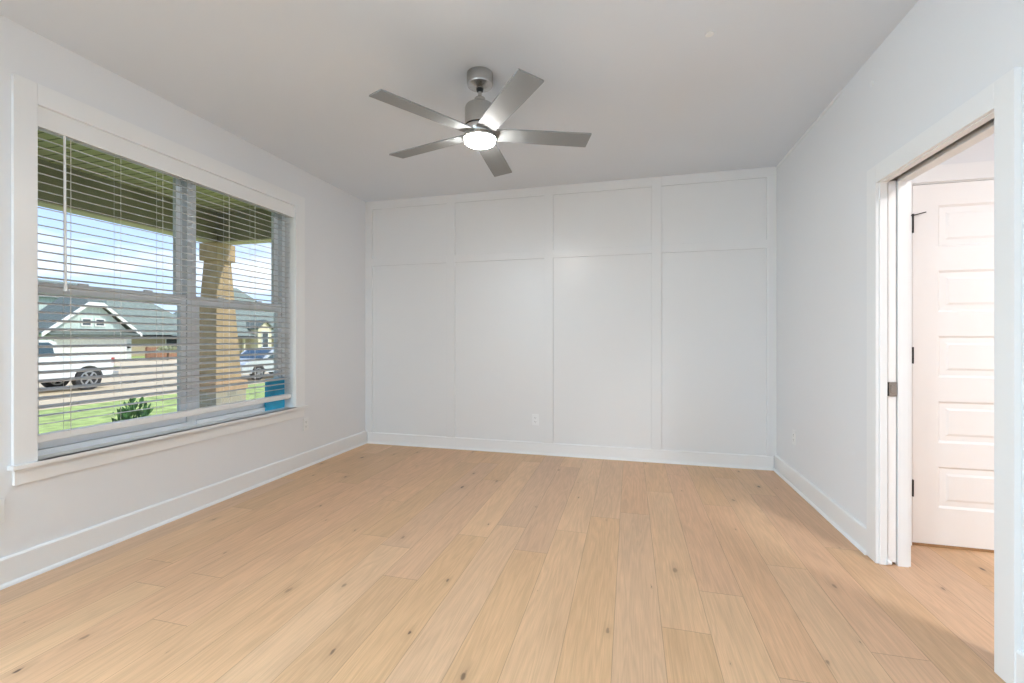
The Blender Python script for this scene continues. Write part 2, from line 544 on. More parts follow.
# ------------------------------------------------------------------ window: casing, stool, apron, twin double-hung unit
win = struct(empty('window_1', (XL, 2.4985, 0.48)))
cs = MB()
cs.box(XL, XL + 0.02, WY0 - 0.092, WY0, WZ0, WZ1 + 0.105, 0.002)
cs.box(XL, XL + 0.02, WY1, WY1 + 0.112, WZ0, WZ1 + 0.105, 0.002)
cs.box(XL, XL + 0.02, WY0, WY1, WZ1, WZ1 + 0.105, 0.002)
cs.build('window_casing', M['trim'], win)
st = MB()
st.box(XL - 0.10, XL + 0.045, WY0 - 0.002, WY1 + 0.002, WZ0 - 0.022, WZ0, 0.003)
st.box(XL, XL + 0.045, WY0 - 0.107, WY1 + 0.127, WZ0 - 0.022, WZ0, 0.003)
st.build('window_sill', M['trim'], win)
MB().box(XL, XL + 0.018, WY0 - 0.088, WY1 + 0.108, WZ0 - 0.100, WZ0 - 0.022, 0.002).build('window_apron', M['trim'], win)
jb = MB()
jb.box(XL - 0.19, XL + 0.002, WY0, WY0 + 0.008, WZ0, WZ1)
jb.box(XL - 0.19, XL + 0.002, WY1 - 0.008, WY1, WZ0, WZ1)
jb.box(XL - 0.19, XL + 0.002, WY0, WY1, WZ1 - 0.008, WZ1)
jb.build('window_jamb', M['trim'], win)
YM = (WY0 + WY1) / 2 + 0.012
FX0, FX1 = -3.105, -3.010
MZ0, MZ1 = 1.435, 1.495
def unit(y0, y1):
    """one double-hung window: a frame and two sashes with their panes"""
    fr = MB()
    fw = 0.029
    fr.box(FX0, FX1, y0, y0 + fw, WZ0, WZ1, 0.002)
    fr.box(FX0, FX1, y1 - fw, y1, WZ0, WZ1, 0.002)
    fr.box(FX0, FX1, y0 + fw, y1 - fw, WZ1 - 0.028, WZ1, 0.002)
    fr.box(FX0, FX1 + 0.01, y0 + fw, y1 - fw, WZ0, WZ0 + 0.030, 0.002)
    # parting stops that make the tracks in the jambs
    for ya, yb in ((y0 + fw, y0 + fw + 0.006), (y1 - fw - 0.006, y1 - fw)):
        fr.box(-3.064, -3.058, ya, yb, WZ0 + 0.03, WZ1 - 0.028)
    o = fr.build('window_frame', M['vinyl'], win)
    a, b = y0 + fw + 0.001, y1 - fw - 0.001
    sw = 0.036
    def sash(name, xa, xb, z0, z1, zr0, zr1):
        s = MB()
        s.box(xa, xb, a, a + sw, z0, z1, 0.003)
        s.box(xa, xb, b - sw, b, z0, z1, 0.003)
        s.box(xa, xb, a + sw, b - sw, z0, z0 + zr0, 0.003)
        s.box(xa, xb, a + sw, b - sw, z1 - zr1, z1, 0.003)
        so = s.build(name, M['vinyl'], win)
        xm = (xa + xb) / 2
        MB().box(xm - 0.002, xm + 0.002, a + sw - 0.004, b - sw + 0.004, z0 + zr0 - 0.004, z1 - zr1 + 0.004).build('glass_pane', M['glass'], so)
        return so
    up = sash('upper_sash', -3.096, -3.066, MZ0, WZ1 - 0.028, 0.035, 0.030)
    lo = sash('lower_sash', -3.056, -3.022, WZ0 + 0.031, MZ1, 0.045, MZ1 - MZ0)
    for q in (-0.18, 0.18):
        MB().box(-3.05, -3.03, (a + b) / 2 + q - 0.025, (a + b) / 2 + q + 0.025, MZ1, MZ1 + 0.012, 0.003).build('sash_lock', M['vinyl'], lo)
unit(WY0 + 0.008, YM - 0.004)
unit(YM + 0.004, WY1 - 0.008)
MB().box(FX0, FX1 + 0.003, YM - 0.006, YM + 0.006, WZ0, WZ1 - 0.008).build('mullion_cover', M['vinyl'], win)

# ------------------------------------------------------------------ the blind
XB = -2.958
bl = thing(empty('window_blind', (XB, YM, WZ0 + 0.1)), 'wide white horizontal-slat blind with valance and wand, lowered over the twin window', 'blind')
by0, by1 = WY0 + 0.014, WY1 - 0.022
MB().box(-2.925, -2.908, WY0 + 0.001, WY1 - 0.004, WZ1 - 0.106, WZ1 - 0.006, 0.003).build('valance', M['trim'], bl)
MB().box(-2.985, -2.93, by0, by1, WZ1 - 0.050, WZ1 - 0.010, 0.002).build('headrail', M['slat'], bl)
sl = MB()
PITCH = 0.0449
zs = []
z = WZ1 - 0.105
while z > 0.71:
    zs.append(z)
    z -= PITCH
def slat(zc, ang):
    """slightly crowned slat 50 mm deep, tilted by ang about its long axis"""
    pr = []
    n = 6
    for i in range(n + 1):
        u = -0.025 + 0.05 * i / n
        pr.append((u, 0.0022 * (1 - (u / 0.025) ** 2) + 0.0013))
    for i in range(n, -1, -1):
        u = -0.025 + 0.05 * i / n
        pr.append((u, 0.0022 * (1 - (u / 0.025) ** 2) - 0.0013))
    ca, sa = math.cos(ang), math.sin(ang)
    pts = [(XB + u * ca - v * sa, by0 + 0.004, zc + u * sa + v * ca) for u, v in pr]
    sl.prism(pts, (0, by1 - by0 - 0.008, 0))
for zc in zs:
    ang = -0.24
    if zc < 0.775: ang = 0.12
    elif zc < 0.82: ang = -0.03
    slat(zc, ang)
sl.build('slats', M['slat'], bl)
BR = 0.676
LADY = (1.745, 1.993, 2.242, 2.742, 2.985)
MB().box(XB - 0.026, XB + 0.026, by0, by1 + 0.004, BR - 0.020, BR + 0.020, 0.006).build('bottom_rail', M['plastic'], bl)
for yy in LADY:
    c = MB()
    for xx in (XB - 0.027, XB + 0.027):
        c.cyl((xx, yy, BR), (xx, yy, WZ1 - 0.06), 0.0009, seg=6)
    for zc in zs:
        c.cyl((XB - 0.027, yy, zc - 0.003), (XB + 0.027, yy, zc - 0.003), 0.0007, seg=4)
    c.build('ladder_cord', M['cord'], bl)
    MB().cyl((XB + 0.010, yy + 0.012, BR), (XB + 0.010, yy + 0.012, WZ1 - 0.06), 0.0008, seg=6).build('lift_cord', M['cord'], bl)
wd = MB()
wd.cyl((-2.918, 1.71, 2.33), (-2.918, 1.715, 1.475), 0.0056, seg=8)
wd.cyl((-2.918, 1.715, 1.475), (-2.918, 1.715, 1.445), 0.0085, seg=8)
wd.build('tilt_wand', M['plastic'], bl, smooth=True)

# blue packet standing on the sill in the far corner
bp_ = thing(empty('paper_packet', (-2.985, 3.28, WZ0)), 'bright blue upright packet standing on the window sill in its right corner', 'packet')
pk = MB()
pk.prism([(-3.005, 3.155, WZ0), (-3.005, 3.372, WZ0), (-3.007, 3.372, 0.845), (-3.007, 3.165, 0.845)], (0.014, 0, 0))
pk.build('packet_body', M['blue'], bp_)
MB().prism([(-2.9920, 3.160, 0.805), (-2.9920, 3.368, 0.805), (-2.9935, 3.368, 0.835), (-2.9935, 3.162, 0.835)], (0.002, 0, 0)).build('packet_flap', M['bluelabel'], bp_)

# ------------------------------------------------------------------ pocket door, its split jambs and casing
dr = struct(empty('door_1', (1.34, OY1, 0)))
ca = MB()
ca.box(XR - 0.020, XR, OY1 + 0.004, OY1 + 0.098, 0, OZ + 0.098, 0.002)
ca.box(XR - 0.020, XR, OY0 - 0.092, OY0 - 0.004, 0, OZ + 0.098, 0.002)
ca.box(XR - 0.020, XR, OY0 - 0.004, OY1 + 0.004, OZ + 0.004, OZ + 0.098, 0.002)
ca.build('door_casing', M['trim'], dr)
jm = MB()
for xa, xb in ((XR - 0.004, 1.310), (1.357, XH + 0.004)):
    jm.box(xa, xb, OY1 - 0.004, OY1 + 0.018, 0, OZ + 0.02, 0.0015)
    jm.box(xa, xb, OY0 - 0.02, OY1 + 0.018, OZ, OZ + 0.02, 0.0015)
jm.box(XR - 0.004, XH + 0.004, OY0 - 0.018, OY0, 0, OZ + 0.02, 0.0015)
jm.build('door_jamb', M['trim'], dr)
hc = MB()
hc.box(XH, XH + 0.018, OY1 + 0.004, OY1 + 0.09, 0, OZ + 0.095, 0.002)
hc.box(XH, XH + 0.018, OY0 - 0.09, OY0 - 0.004, 0, OZ + 0.095, 0.002)
hc.box(XH, XH + 0.018, OY0 - 0.004, OY1 + 0.004, OZ + 0.004, OZ + 0.095, 0.002)
hc.build('hall_casing', M['trim'], dr)
MB().box(1.3175, 1.353, OY1 + 0.006, OY1 + 0.79, 0.014, OZ + 0.01, 0.002).build('door_leaf', M['door'], dr)
tk = MB()
tk.box(1.318, 1.352, OY0, OY1, OZ + 0.03, OZ + 0.055)
tk.build('door_track', M['dark'], dr)
lt = MB()
lt.box(1.3175, 1.3535, OY1 - 0.001, OY1 + 0.0065, 0.888, 0.964, 0.001)
lt.build('edge_pull', M['nickel'], dr)
MB().box(1.3125, 1.3185, OY1 - 0.0015, OY1 + 0.010, 0.890, 0.962).build('latch_slot', M['black'], dr)
MB().box(1.326, 1.345, OY1 - 0.003, OY1, 0.905, 0.948, 0.001).build('pull_lever', M['nickel'], dr)
gd = MB()
gd.cyl((1.306, OY1 - 0.012, 0.018), (1.322, OY1 - 0.012, 0.018), 0.010, seg=16)
gd.box(1.304, 1.312, OY1 - 0.010, OY1 - 0.002, 0.004, 0.034, 0.001)
gd.build('floor_guide', M['plastic'], dr)

# ------------------------------------------------------------------ five-panel hall door
hd = struct(empty('door_2', ((DX0 + DX1) / 2, DYP, 0)))
pan_tops = [1.953, 1.580, 1.207, 0.834, 0.461]
PH = 0.237
leaf = MB()
yf = DYP - 0.004
bm = leaf.bm
px0, px1 = DX0 + 0.125, DX1 - 0.125
def quad(a, b, c, d):
    bm.faces.new([bm.verts.new(p) for p in (a, b, c, d)])
def rect(x0, x1, z0, z1, y=yf):
    quad((x0, y, z0), (x1, y, z0), (x1, y, z1), (x0, y, z1))
zb, zt = 0.016, DZ1 - 0.003
rect(DX0 + 0.003, px0, zb, zt)
rect(px1, DX1 - 0.003, zb, zt)
prev = zt
for top in pan_tops:
    rect(px0, px1, top, prev)
    prev = top - PH
    lv = [(0, 0), (0.012, 0.011), (0.040, 0.009), (0.052, 0.003)]
    for (i0, d0), (i1, d1) in zip(lv, lv[1:]):
        A = [(px0 + i0, yf + d0, prev + i0), (px1 - i0, yf + d0, prev + i0), (px1 - i0, yf + d0, top - i0), (px0 + i0, yf + d0, top - i0)]
        B = [(px0 + i1, yf + d1, prev + i1), (px1 - i1, yf + d1, prev + i1), (px1 - i1, yf + d1, top - i1), (px0 + i1, yf + d1, top - i1)]
        for k in range(4):
            quad(A[k], A[(k + 1) % 4], B[(k + 1) % 4], B[k])
    i, dd = lv[-1]
    rect(px0 + i, px1 - i, prev + i, top - i, yf + dd)
rect(px0, px1, zb, prev)
y2 = yf + 0.035
quad((DX0 + 0.003, y2, zb), (DX1 - 0.003, y2, zb), (DX1 - 0.003, y2, zt), (DX0 + 0.003, y2, zt))
quad((DX0 + 0.003, yf, zb), (DX1 - 0.003, yf, zb), (DX1 - 0.003, y2, zb), (DX0 + 0.003, y2, zb))
quad((DX0 + 0.003, yf, zt), (DX1 - 0.003, yf, zt), (DX1 - 0.003, y2, zt), (DX0 + 0.003, y2, zt))
for xx in (DX0 + 0.003, DX1 - 0.003):
    quad((xx, yf, zb), (xx, y2, zb), (xx, y2, zt), (xx, yf, zt))
bmesh.ops.remove_doubles(bm, verts=bm.verts, dist=0.0001)
leaf.build('door_leaf', M['door'], hd)
dj = MB()
dj.box(DX0 - 0.02, DX0, DYP - 0.006, DYP + 0.12, 0, DZ1 + 0.02)
dj.box(DX1, DX1 + 0.02, DYP - 0.006, DYP + 0.12, 0, DZ1 + 0.02)
dj.box(DX0, DX1, DYP - 0.006, DYP + 0.12, DZ1, DZ1 + 0.02)
dj.build('door_jamb', M['trim'], hd)
dc = MB()
dc.box(DX0 - 0.095, DX0 - 0.006, DYP - 0.018, DYP, 0, DZ1 + 0.10, 0.002)
dc.box(DX1 + 0.006, DX1 + 0.095, DYP - 0.018, DYP, 0, DZ1 + 0.10, 0.002)
dc.box(DX0 - 0.006, DX1 + 0.006, DYP - 0.018, DYP, DZ1 + 0.006, DZ1 + 0.10, 0.002)
dc.build('door_casing', M['trim'], hd)
MB().box(DX0, DX1, DYP - 0.004, DYP + 0.05, 0, 0.014, 0.003).build('threshold', mat('oak_threshold', (0.36, 0.2, 0.09), 0.5, noise=0.2, nscale=15), hd)
for i, hz in enumerate((1.80, 1.048, 0.284)):
    g = MB()
    g.cyl((DX0 - 0.002, DYP - 0.014, hz), (DX0 - 0.002, DYP - 0.014, hz + 0.095), 0.0065, seg=12)
    g.box(DX0 - 0.001, DX0 + 0.004, DYP - 0.013, DYP + 0.004, hz, hz + 0.095)
    if i == 0:
        g.cyl((DX0 - 0.002, DYP - 0.016, hz + 0.100), (DX0 + 0.055, DYP - 0.030, hz + 0.112), 0.003, seg=8)
        g.cyl((DX0 - 0.030, DYP - 0.024, hz + 0.100), (DX0 + 0.002, DYP - 0.016, hz + 0.100), 0.003, seg=8)
        g.cyl((DX0 - 0.002, DYP - 0.014, hz + 0.095), (DX0 - 0.002, DYP - 0.014, hz + 0.108), 0.008, seg=10)
    g.build('hinge', M['black'], hd)
MB().cyl((DX1 - 0.07, yf - 0.05, 0.93), (DX1 - 0.07, yf + 0.001, 0.93), 0.026, 0.020, seg=20).build('door_knob', M['nickel'], hd, smooth=True)
struct(MB().box(DX0 - 0.3, DX1 + 0.3, DYP + 0.13, YB, H - 0.02, H).build('trim_closet_top', M['trim']))

# ------------------------------------------------------------------ outlets
def outlet(name, loc, rotz, label):
    """duplex outlet built flat in its own x-z plane, facing -y"""
    r = empty(name, (0, 0, 0))
    MB().box(-0.035, 0.035, -0.006, 0, -0.058, 0.058, 0.003).build('cover_plate', M['plastic'], r)
    for dz in (0.020, -0.020):
        f = MB().box(-0.0165, 0.0165, -0.008, -0.005, dz - 0.014, dz + 0.014, 0.002).build('socket', M['plastic'], r)
        MB().box(-0.008, -0.0055, -0.0085, -0.0078, dz - 0.002, dz + 0.007).box(0.0055, 0.008, -0.0085, -0.0078, dz - 0.002, dz + 0.006).cyl((0, -0.0085, dz - 0.008), (0, -0.0078, dz - 0.008), 0.0025, seg=8).build('slots', M['dark'], f)
    r.location = loc
    r.rotation_euler = (0, 0, rotz)
    thing(r, label, 'outlet', 'wall outlets')
    return r
outlet('wall_outlet', (-0.943, YB, 0.353), 0, 'white duplex outlet low on the panelled back wall')
outlet('wall_outlet', (XL, 3.545, 0.395), PI / 2, 'white duplex outlet on the left wall under the window sill\'s far end')
outlet('wall_outlet', (XL, 1.435, 0.365), PI / 2, 'white duplex outlet on the left wall at the photo\'s left edge')
outlet('wall_outlet', (XR, 4.07, 0.395), -PI / 2, 'white duplex outlet on the right wall near the back corner')

# small flush caps
thing(MB().lathe([(0.020, H - 0.004), (0.021, H - 0.001), (0.021, H)], 0.392, 2.466, 24).build('round_cover', M['plastic'], smooth=True), 'small round white cover flush on the ceiling right of the fan', 'cover')
thing(MB().cyl((XR - 0.004, 2.872, 2.585), (XR, 2.872, 2.585), 0.016, seg=24).build('round_cover', M['plastic']), 'small round white cover high on the right wall above the doorway', 'cover')

# ------------------------------------------------------------------ ceiling fan
FX, FY = -0.852, 2.500
fan = thing(empty('ceiling_fan', (FX, FY, 2.33)), 'brushed nickel five-blade ceiling fan with lit round lamp', 'ceiling fan')
MB().lathe([(0.077, H), (0.077, 2.684), (0.073, 2.674), (0.022, 2.660), (0.022, 2.656)], FX, FY).build('canopy', M['nickel'], fan, smooth=True)
MB().lathe([(0.020, 2.664), (0.022, 2.652), (0.018, 2.640), (0.011, 2.636)], FX, FY, 24).build('hanger_ball', M['black'], fan, smooth=True)
MB().cyl((FX, FY, 2.58), (FX, FY, 2.66), 0.0115, seg=20).build('downrod', M['nickel'], fan, smooth=True)
MB().lathe([(0.029, 2.602), (0.032, 2.598), (0.032, 2.560), (0.030, 2.556)], FX, FY, 32).build('collar', M['nickel'], fan, smooth=True)
MB().lathe([(0.034, 2.566), (0.070, 2.562), (0.083, 2.552), (0.088, 2.536), (0.088, 2.438), (0.086, 2.436)], FX, FY).build('motor_housing', M['nickel'], fan, smooth=True)
MB().lathe([(0.080, 2.437), (0.080, 2.428)], FX, FY).build('shadow_ring', M['dark'], fan, smooth=True)
MB().lathe([(0.086, 2.429), (0.090, 2.426), (0.090, 2.384), (0.088, 2.381)], FX, FY).build('blade_hub', M['nickel'], fan, smooth=True)
MB().lathe([(0.091, 2.379), (0.097, 2.377), (0.097, 2.360), (0.095, 2.358), (0.089, 2.360)], FX, FY).build('lamp_ring', M['nickel'], fan, smooth=True)
MB().lathe([(0.086, 2.365), (0.088, 2.362), (0.088, 2.345), (0.082, 2.337), (0.066, 2.332), (0.0, 2.3265 - 0.001)][:5], FX, FY).build('lamp_shade', M['bulb'], fan, smooth=True)
ZBL, RB, PT = 2.390, 0.656, -0.166
for k in range(5):
    a = 0.3798 + k * 2 * PI / 5
    u = Vector((math.cos(a), math.sin(a), 0)); v = Vector((-u.y, u.x, 0))
    b = MB()
    th = 0.0035
    sec = [(0.075, 0.052), (0.20, 0.060), (0.45, 0.065), (RB - 0.003, 0.0668), (RB, 0.0655)]
    rows = []
    for rr, hw in sec:
        row = []
        for sg, tz in ((1, th), (1, -th), (-1, -th), (-1, th)):
            p = Vector((FX, FY, ZBL)) + u * rr + v * (sg * hw * math.cos(PT)) + Vector((0, 0, sg * hw * math.sin(PT) + tz))
            row.append(b.bm.verts.new(p))
        rows.append(row)
    for r0, r1 in zip(rows, rows[1:]):
        for i in range(4):
            b.bm.faces.new((r0[i], r0[(i + 1) % 4], r1[(i + 1) % 4], r1[i]))
    b.bm.faces.new(rows[0]); b.bm.faces.new(list(reversed(rows[-1])))
    b.build('blade', M['blade'], fan)

# ------------------------------------------------------------------ flush ceiling lamps (two added behind the view as unseen fill, one in the hall)
def flush_lamp(x, y, r, power, col, label):
    o = thing(empty('unseen_ceiling_lamp', (x, y, H)), label, 'ceiling lamp')
    MB().lathe([(r + 0.015, H), (r + 0.015, H - 0.03), (r, H - 0.035)], x, y, 40).build('lamp_rim', M['nickel'], o, smooth=True)
    MB().lathe([(r, H - 0.030), (r, H - 0.050), (r * 0.9, H - 0.060)], x, y, 40).build('lamp_diffuser', M['lampglass'], o, smooth=True)
    ld = bpy.data.lights.new('lamp_light', 'AREA')
    ld.shape = 'DISK'
    ld.size = 2 * r
    ld.energy = power
    ld.color = col
    lo = bpy.data.objects.new('lamp_light', ld)
    COL.objects.link(lo)
    lo.parent = o
    lo.location = (0, 0, -0.064)
flush_lamp(-2.45, -1.5, 0.34, REAR_FILL_W * 0.74, (0.62, 0.84, 1.0), 'large flush round fill lamp added on the ceiling at left, first behind the viewpoint')
flush_lamp(-2.45, -3.1, 0.34, REAR_FILL_W * 0.74, (0.62, 0.84, 1.0), 'large flush round fill lamp added on the ceiling at left, in the far rear of the room')
flush_lamp(2.25, 0.9, 0.20, HALL_W, (1.0, 0.96, 0.945), 'flush round ceiling lamp in the hall beyond the doorway')

def fill_wall_lamp(y, z, r, power, label):  # added out of view, only to lift the room's brightness
    """round fill lamp fixed to the left wall, facing into the room"""
    o = thing(empty('fill_wall_lamp', (XL, y, z)), label, 'fill lamp')
    MB().cyl((XL, y, z), (XL + 0.035, y, z), r + 0.012, seg=40).build('lamp_rim', M['nickel'], o, smooth=True)
    MB().cyl((XL + 0.036, y, z), (XL + 0.055, y, z), r, r * 0.93, seg=40).build('lamp_diffuser', M['lampglass'], o, smooth=True)
    ld = bpy.data.lights.new('lamp_light', 'AREA')
    ld.shape = 'DISK'
    ld.size = 2 * r
    ld.energy = power
    ld.color = (0.66, 0.86, 1.0)
    ld.spread = math.radians(140)
    lo = bpy.data.objects.new('lamp_light', ld)
    COL.objects.link(lo)
    lo.parent = o
    lo.location = (0.06, 0, 0)
    lo.rotation_euler = Vector((-1, 0, 0.3)).to_track_quat('Z', 'Y').to_euler()
fill_wall_lamp(0.0, 1.40, 0.22, SIDE_FILL_W, 'round fill lamp added on the left wall, nearest the window')
fill_wall_lamp(-1.5, 1.40, 0.22, SIDE_FILL_W, 'round fill lamp added on the left wall, farther from the window')

# daylight portal in the window opening (emits nothing, guides sampling)
pd = bpy.data.lights.new('window_portal', 'AREA')
pd.shape = 'RECTANGLE'
pd.size = 1.80
pd.size_y = 1.80
pd.cycles.is_portal = True
po = bpy.data.objects.new('window_portal', pd)
COL.objects.link(po)
po.location = (-3.12, YM, 1.48)
po.rotation_euler = (PI / 2, 0, PI / 2)
po.rotation_euler = Vector((-1, 0, 0)).to_track_quat('Z', 'Y').to_euler()

# ================================================================== OUTSIDE
G = -0.70
def ground(name, x0, x1, y0, y1, z0, z1, m):
    return struct(MB().box(x0, x1, y0, y1, z0, z1).build(name, m))
lawn = MB().box(-14.95, 12, -25, 60, G - 0.3, G).build('lawn', M['grass']); struct(lawn)
ground('far_lawn', -90, -31.0, -40, 110, G - 0.3, G + 0.02, M['grass'])
ground('street', -31.0, -14.95, -40, 110, G - 0.3, G - 0.04, M['street'])
ground('trim_kerb_near', -15.1, -14.95, -40, 110, G - 0.05, G + 0.01, M['drive'])
ground('driveway', -41, -31.0, 22.0, 33.4, G - 0.02, G + 0.04, M['drive'])
ground('porch_floor', -5.75, XL - 0.19, YF - 2, 5.05, -0.85, -0.12, M['slab'])

# porch roof
pr = struct(empty('porch_roof', (-4.3, 2.0, 2.45)))
MB().box(-5.28, XL - 0.19, YF - 2, 4.75, 2.85, 2.90).build('porch_ceiling', M['porch_ceiling'], pr)
bmx = MB()
bmx.box(-5.43, -5.28, YF - 2, 4.90, 2.465, 3.05)
bmx.box(-5.28, XL - 0.19, 4.75, 4.90, 2.465, 3.05)
bmx.build('beam', M['porch_beam'], pr)
be = MB()
be.box(-5.44, -5.27, YF - 2, 4.91, 2.450, 2.465)
be.box(-5.27, XL - 0.19, 4.74, 4.91, 2.450, 2.465)
be.build('beam_edge', M['beam_edge'], pr)
MB().prism([(-5.9, YF - 2, 2.9), (XL - 0.19, YF - 2, 3.6), (XL - 0.19, YF - 2, 3.5), (-5.9, YF - 2, 2.8)], (0, 11.15, 0)).build('roof_slab', M['shingle'], pr)
# house roof and outer wall so the sun stays outside
struct(MB().box(XL - 0.19, 4.5, -8, 4.74, H + 0.32, H + 1.2).build('trim_roof_block', M['exterior']))
rl = thing(empty('recessed_light', (-3.62, 1.88, 2.85)), 'round recessed light in the porch ceiling outside the window', 'light')
MB().lathe([(0.085, 2.852), (0.085, 2.842), (0.07, 2.840)], -3.75, 2.05, 28).build('light_trim', M['plastic'], rl, smooth=True)
MB().lathe([(0.068, 2.8405), (0.066, 2.838)], -3.75, 2.05, 28).build('light_lens', mat('porch_lamp_lens', (1, 0.9, 0.5), 0.5, emit=(1, 0.8, 0.35), estr=1.6), rl)

# tapered porch column
pc = thing(empty('porch_column', (-5.36, 4.83, -0.12)), 'tapered tan wooden porch column on a stone base outside the right window', 'column')
CX, CY = -5.36, 4.83
MB().frustum(CX, CY, 0.55, 2.24, 0.40, 0.215).build('shaft', M['column'], pc)
cp = MB(); cp.box(CX - 0.145, CX + 0.145, CY - 0.145, CY + 0.145, 2.22, 2.45, 0.006)
cp.build('capital', M['column'], pc)
MB().box(CX - 0.25, CX + 0.25, CY - 0.25, CY + 0.25, 0.50, 0.62, 0.01).build('base_cap', mat('column_base_cap', (0.55, 0.36, 0.22), 0.8, noise=0.15), pc)
MB().box(CX - 0.235, CX + 0.235, CY - 0.235, CY + 0.235, -0.12, 0.50, 0.01).build('stone_base', M['stone'], pc)

# shrub
def leafball(name, c, rx, rz, n, size, m, parent, seed=1, upright=False):
    rnd = random.Random(seed)
    b = MB()
    for i in range(n):
        th_, ph = rnd.uniform(0, 2 * PI), math.acos(rnd.uniform(-0.5, 1))
        rr = rnd.uniform(0.55, 1.0)
        d = Vector((math.cos(th_) * math.sin(ph), math.sin(th_) * math.sin(ph), math.cos(ph)))
        p = Vector(c) + Vector((d.x * rx * rr, d.y * rx * rr, d.z * rz * rr))
        ax = (d + Vector((rnd.uniform(-.5, .5), rnd.uniform(-.5, .5), 0.9 if upright else rnd.uniform(-.3, .5)))).normalized()
        sd_ = ax.cross(Vector((rnd.uniform(-1, 1), rnd.uniform(-1, 1), rnd.uniform(-1, 1)))).normalized()
        l = size * rnd.uniform(0.7, 1.3)
        b.poly([p - ax * l * 0.5, p + sd_ * l * 0.22, p + ax * l * 0.5, p - sd_ * l * 0.22])
    return b.build(name, m, parent)
sh = thing(empty('shrub', (-6.75, 4.76, G)), 'small dark green leafy shrub on the lawn outside the left window', 'shrub')
leafball('foliage', (-6.75, 4.76, -0.10), 0.27, 0.46, 330, 0.11, M['leaf'], sh, 3, True)
sb = MB()
for k in range(7):
    a = k * 0.9
    sb.cyl((-6.75, 4.76, G), (-6.75 + 0.15 * math.cos(a), 4.76 + 0.15 * math.sin(a), -0.15 + 0.05 * (k % 3)), 0.012, 0.006, seg=6)
sb.build('stems', M['stem'], sh)

# ------------------------------------------------------------------ vehicles (side profile in Y-Z, width along X)
def wheel(root, x, y, zc, r, wdt, n=6):
    t = MB()
    prof = []
    seg = 32
    t.cyl((x - wdt / 2, y, zc), (x + wdt / 2, y, zc), r, seg=seg)
    o = t.build('wheel', M['tire'], root, smooth=True)
    q = MB()
    q.cyl((x - wdt / 2 - 0.01, y, zc), (x + wdt / 2 + 0.01, y, zc), r * 0.20, seg=16)
    for k in range(n):
        a = 2 * PI * k / n
        q.cyl((x + wdt / 2 + 0.004, y, zc), (x + wdt / 2 + 0.004, y + math.cos(a) * r * 0.60, zc + math.sin(a) * r * 0.60), 0.035, seg=6)
    for k in range(24):
        a0, a1 = 2 * PI * k / 24, 2 * PI * (k + 1) / 24
        q.cyl((x + wdt / 2 + 0.004, y + math.cos(a0) * r * 0.62, zc + math.sin(a0) * r * 0.62), (x + wdt / 2 + 0.004, y + math.cos(a1) * r * 0.62, zc + math.sin(a1) * r * 0.62), 0.025, seg=6)
    q.build('rim', M['rim'], o, smooth=True)

def arch(yc, zc, r, n=8):
    return [(yc + r * math.cos(PI * k / n), zc + r * math.sin(PI * k / n)) for k in range(n + 1)]

SG = G - 0.04
# pickup: tail towards +Y
TX0, TX1 = -21.4, -19.5
ty = 12.18
tr = thing(empty('pickup_truck', ((TX0 + TX1) / 2, 10.5, SG)), 'white pickup truck parked on the street, seen from its side', 'truck')
wr_ = 0.42
low = SG + 0.42
yf_ = ty - 3.55
prof = [(ty + 0.80, SG + 0.55), (ty + 0.84, SG + 1.22)]
prof += [(ty - 0.84, SG + 1.22), (ty - 0.84, SG + 1.25), (yf_ + 1.1, SG + 1.26), (yf_ - 0.8, SG + 1.12), (yf_ - 0.9, SG + 0.5)]
pts = prof + list(reversed([(y_, z_) for y_, z_ in arch(yf_, SG + wr_ + 0.02, 0.47)])) + [(yf_ + 0.6, low)] + list(reversed([(y_, z_) for y_, z_ in arch(ty, SG + wr_ + 0.02, 0.47)])) + [(ty + 0.6, low)]
MB().prism([(TX1, y_, z_) for y_, z_ in pts], (TX0 - TX1, 0, 0)).build('body', M['carwhite'], tr)
cabp = [(ty - 0.86, SG + 1.22), (ty - 0.95, SG + 1.78), (ty - 1.12, SG + 1.86), (ty - 2.5, SG + 1.86), (ty - 3.25, SG + 1.24)]
MB().prism([(TX1 - 0.06, y_, z_) for y_, z_ in cabp], (TX0 - TX1 + 0.12, 0, 0)).build('cab', M['carwhite'], tr)
for pw in ([(ty - 1.00, SG + 1.28), (ty - 1.08, SG + 1.71), (ty - 1.18, SG + 1.78), (ty - 1.95, SG + 1.78), (ty - 1.95, SG + 1.28)],
           [(ty - 2.03, SG + 1.28), (ty - 2.03, SG + 1.78), (ty - 2.46, SG + 1.78), (ty - 3.02, SG + 1.28)]):
    MB().prism([(TX1 - 0.05, y_, z_) for y_, z_ in pw], (-0.04, 0, 0)).build('side_window', M['carglass'], tr)
MB().box(TX0 + 0.15, TX1 - 0.15, ty - 0.94, ty - 0.92, SG + 1.32, SG + 1.72).build('rear_window', M['carglass'], tr)
for x_ in (TX1 - 0.12, TX0 + 0.12):
    for y_ in (ty, yf_):
        wheel(tr, x_, y_, SG + wr_, wr_, 0.24)
MB().box(TX1 - 0.10, TX1 + 0.01, ty + 0.74, ty + 0.86, SG + 0.98, SG + 1.18, 0.01).build('tail_light', M['red'], tr)
MB().box(TX0 + 0.1, TX1 - 0.02, ty + 0.80, ty + 1.02, SG + 0.50, SG + 0.64, 0.02).build('rear_bumper', M['rim'], tr)
MB().box(TX1 - 0.1, TX1 + 0.02, ty - 3.0, ty - 0.6, SG + 0.40, SG + 0.46, 0.01).build('side_step', M['tire'], tr)
MB().box(TX1, TX1 + 0.16, ty - 3.1, ty - 2.9, SG + 1.18, SG + 1.34, 0.02).build('side_mirror', M['carwhite'], tr)
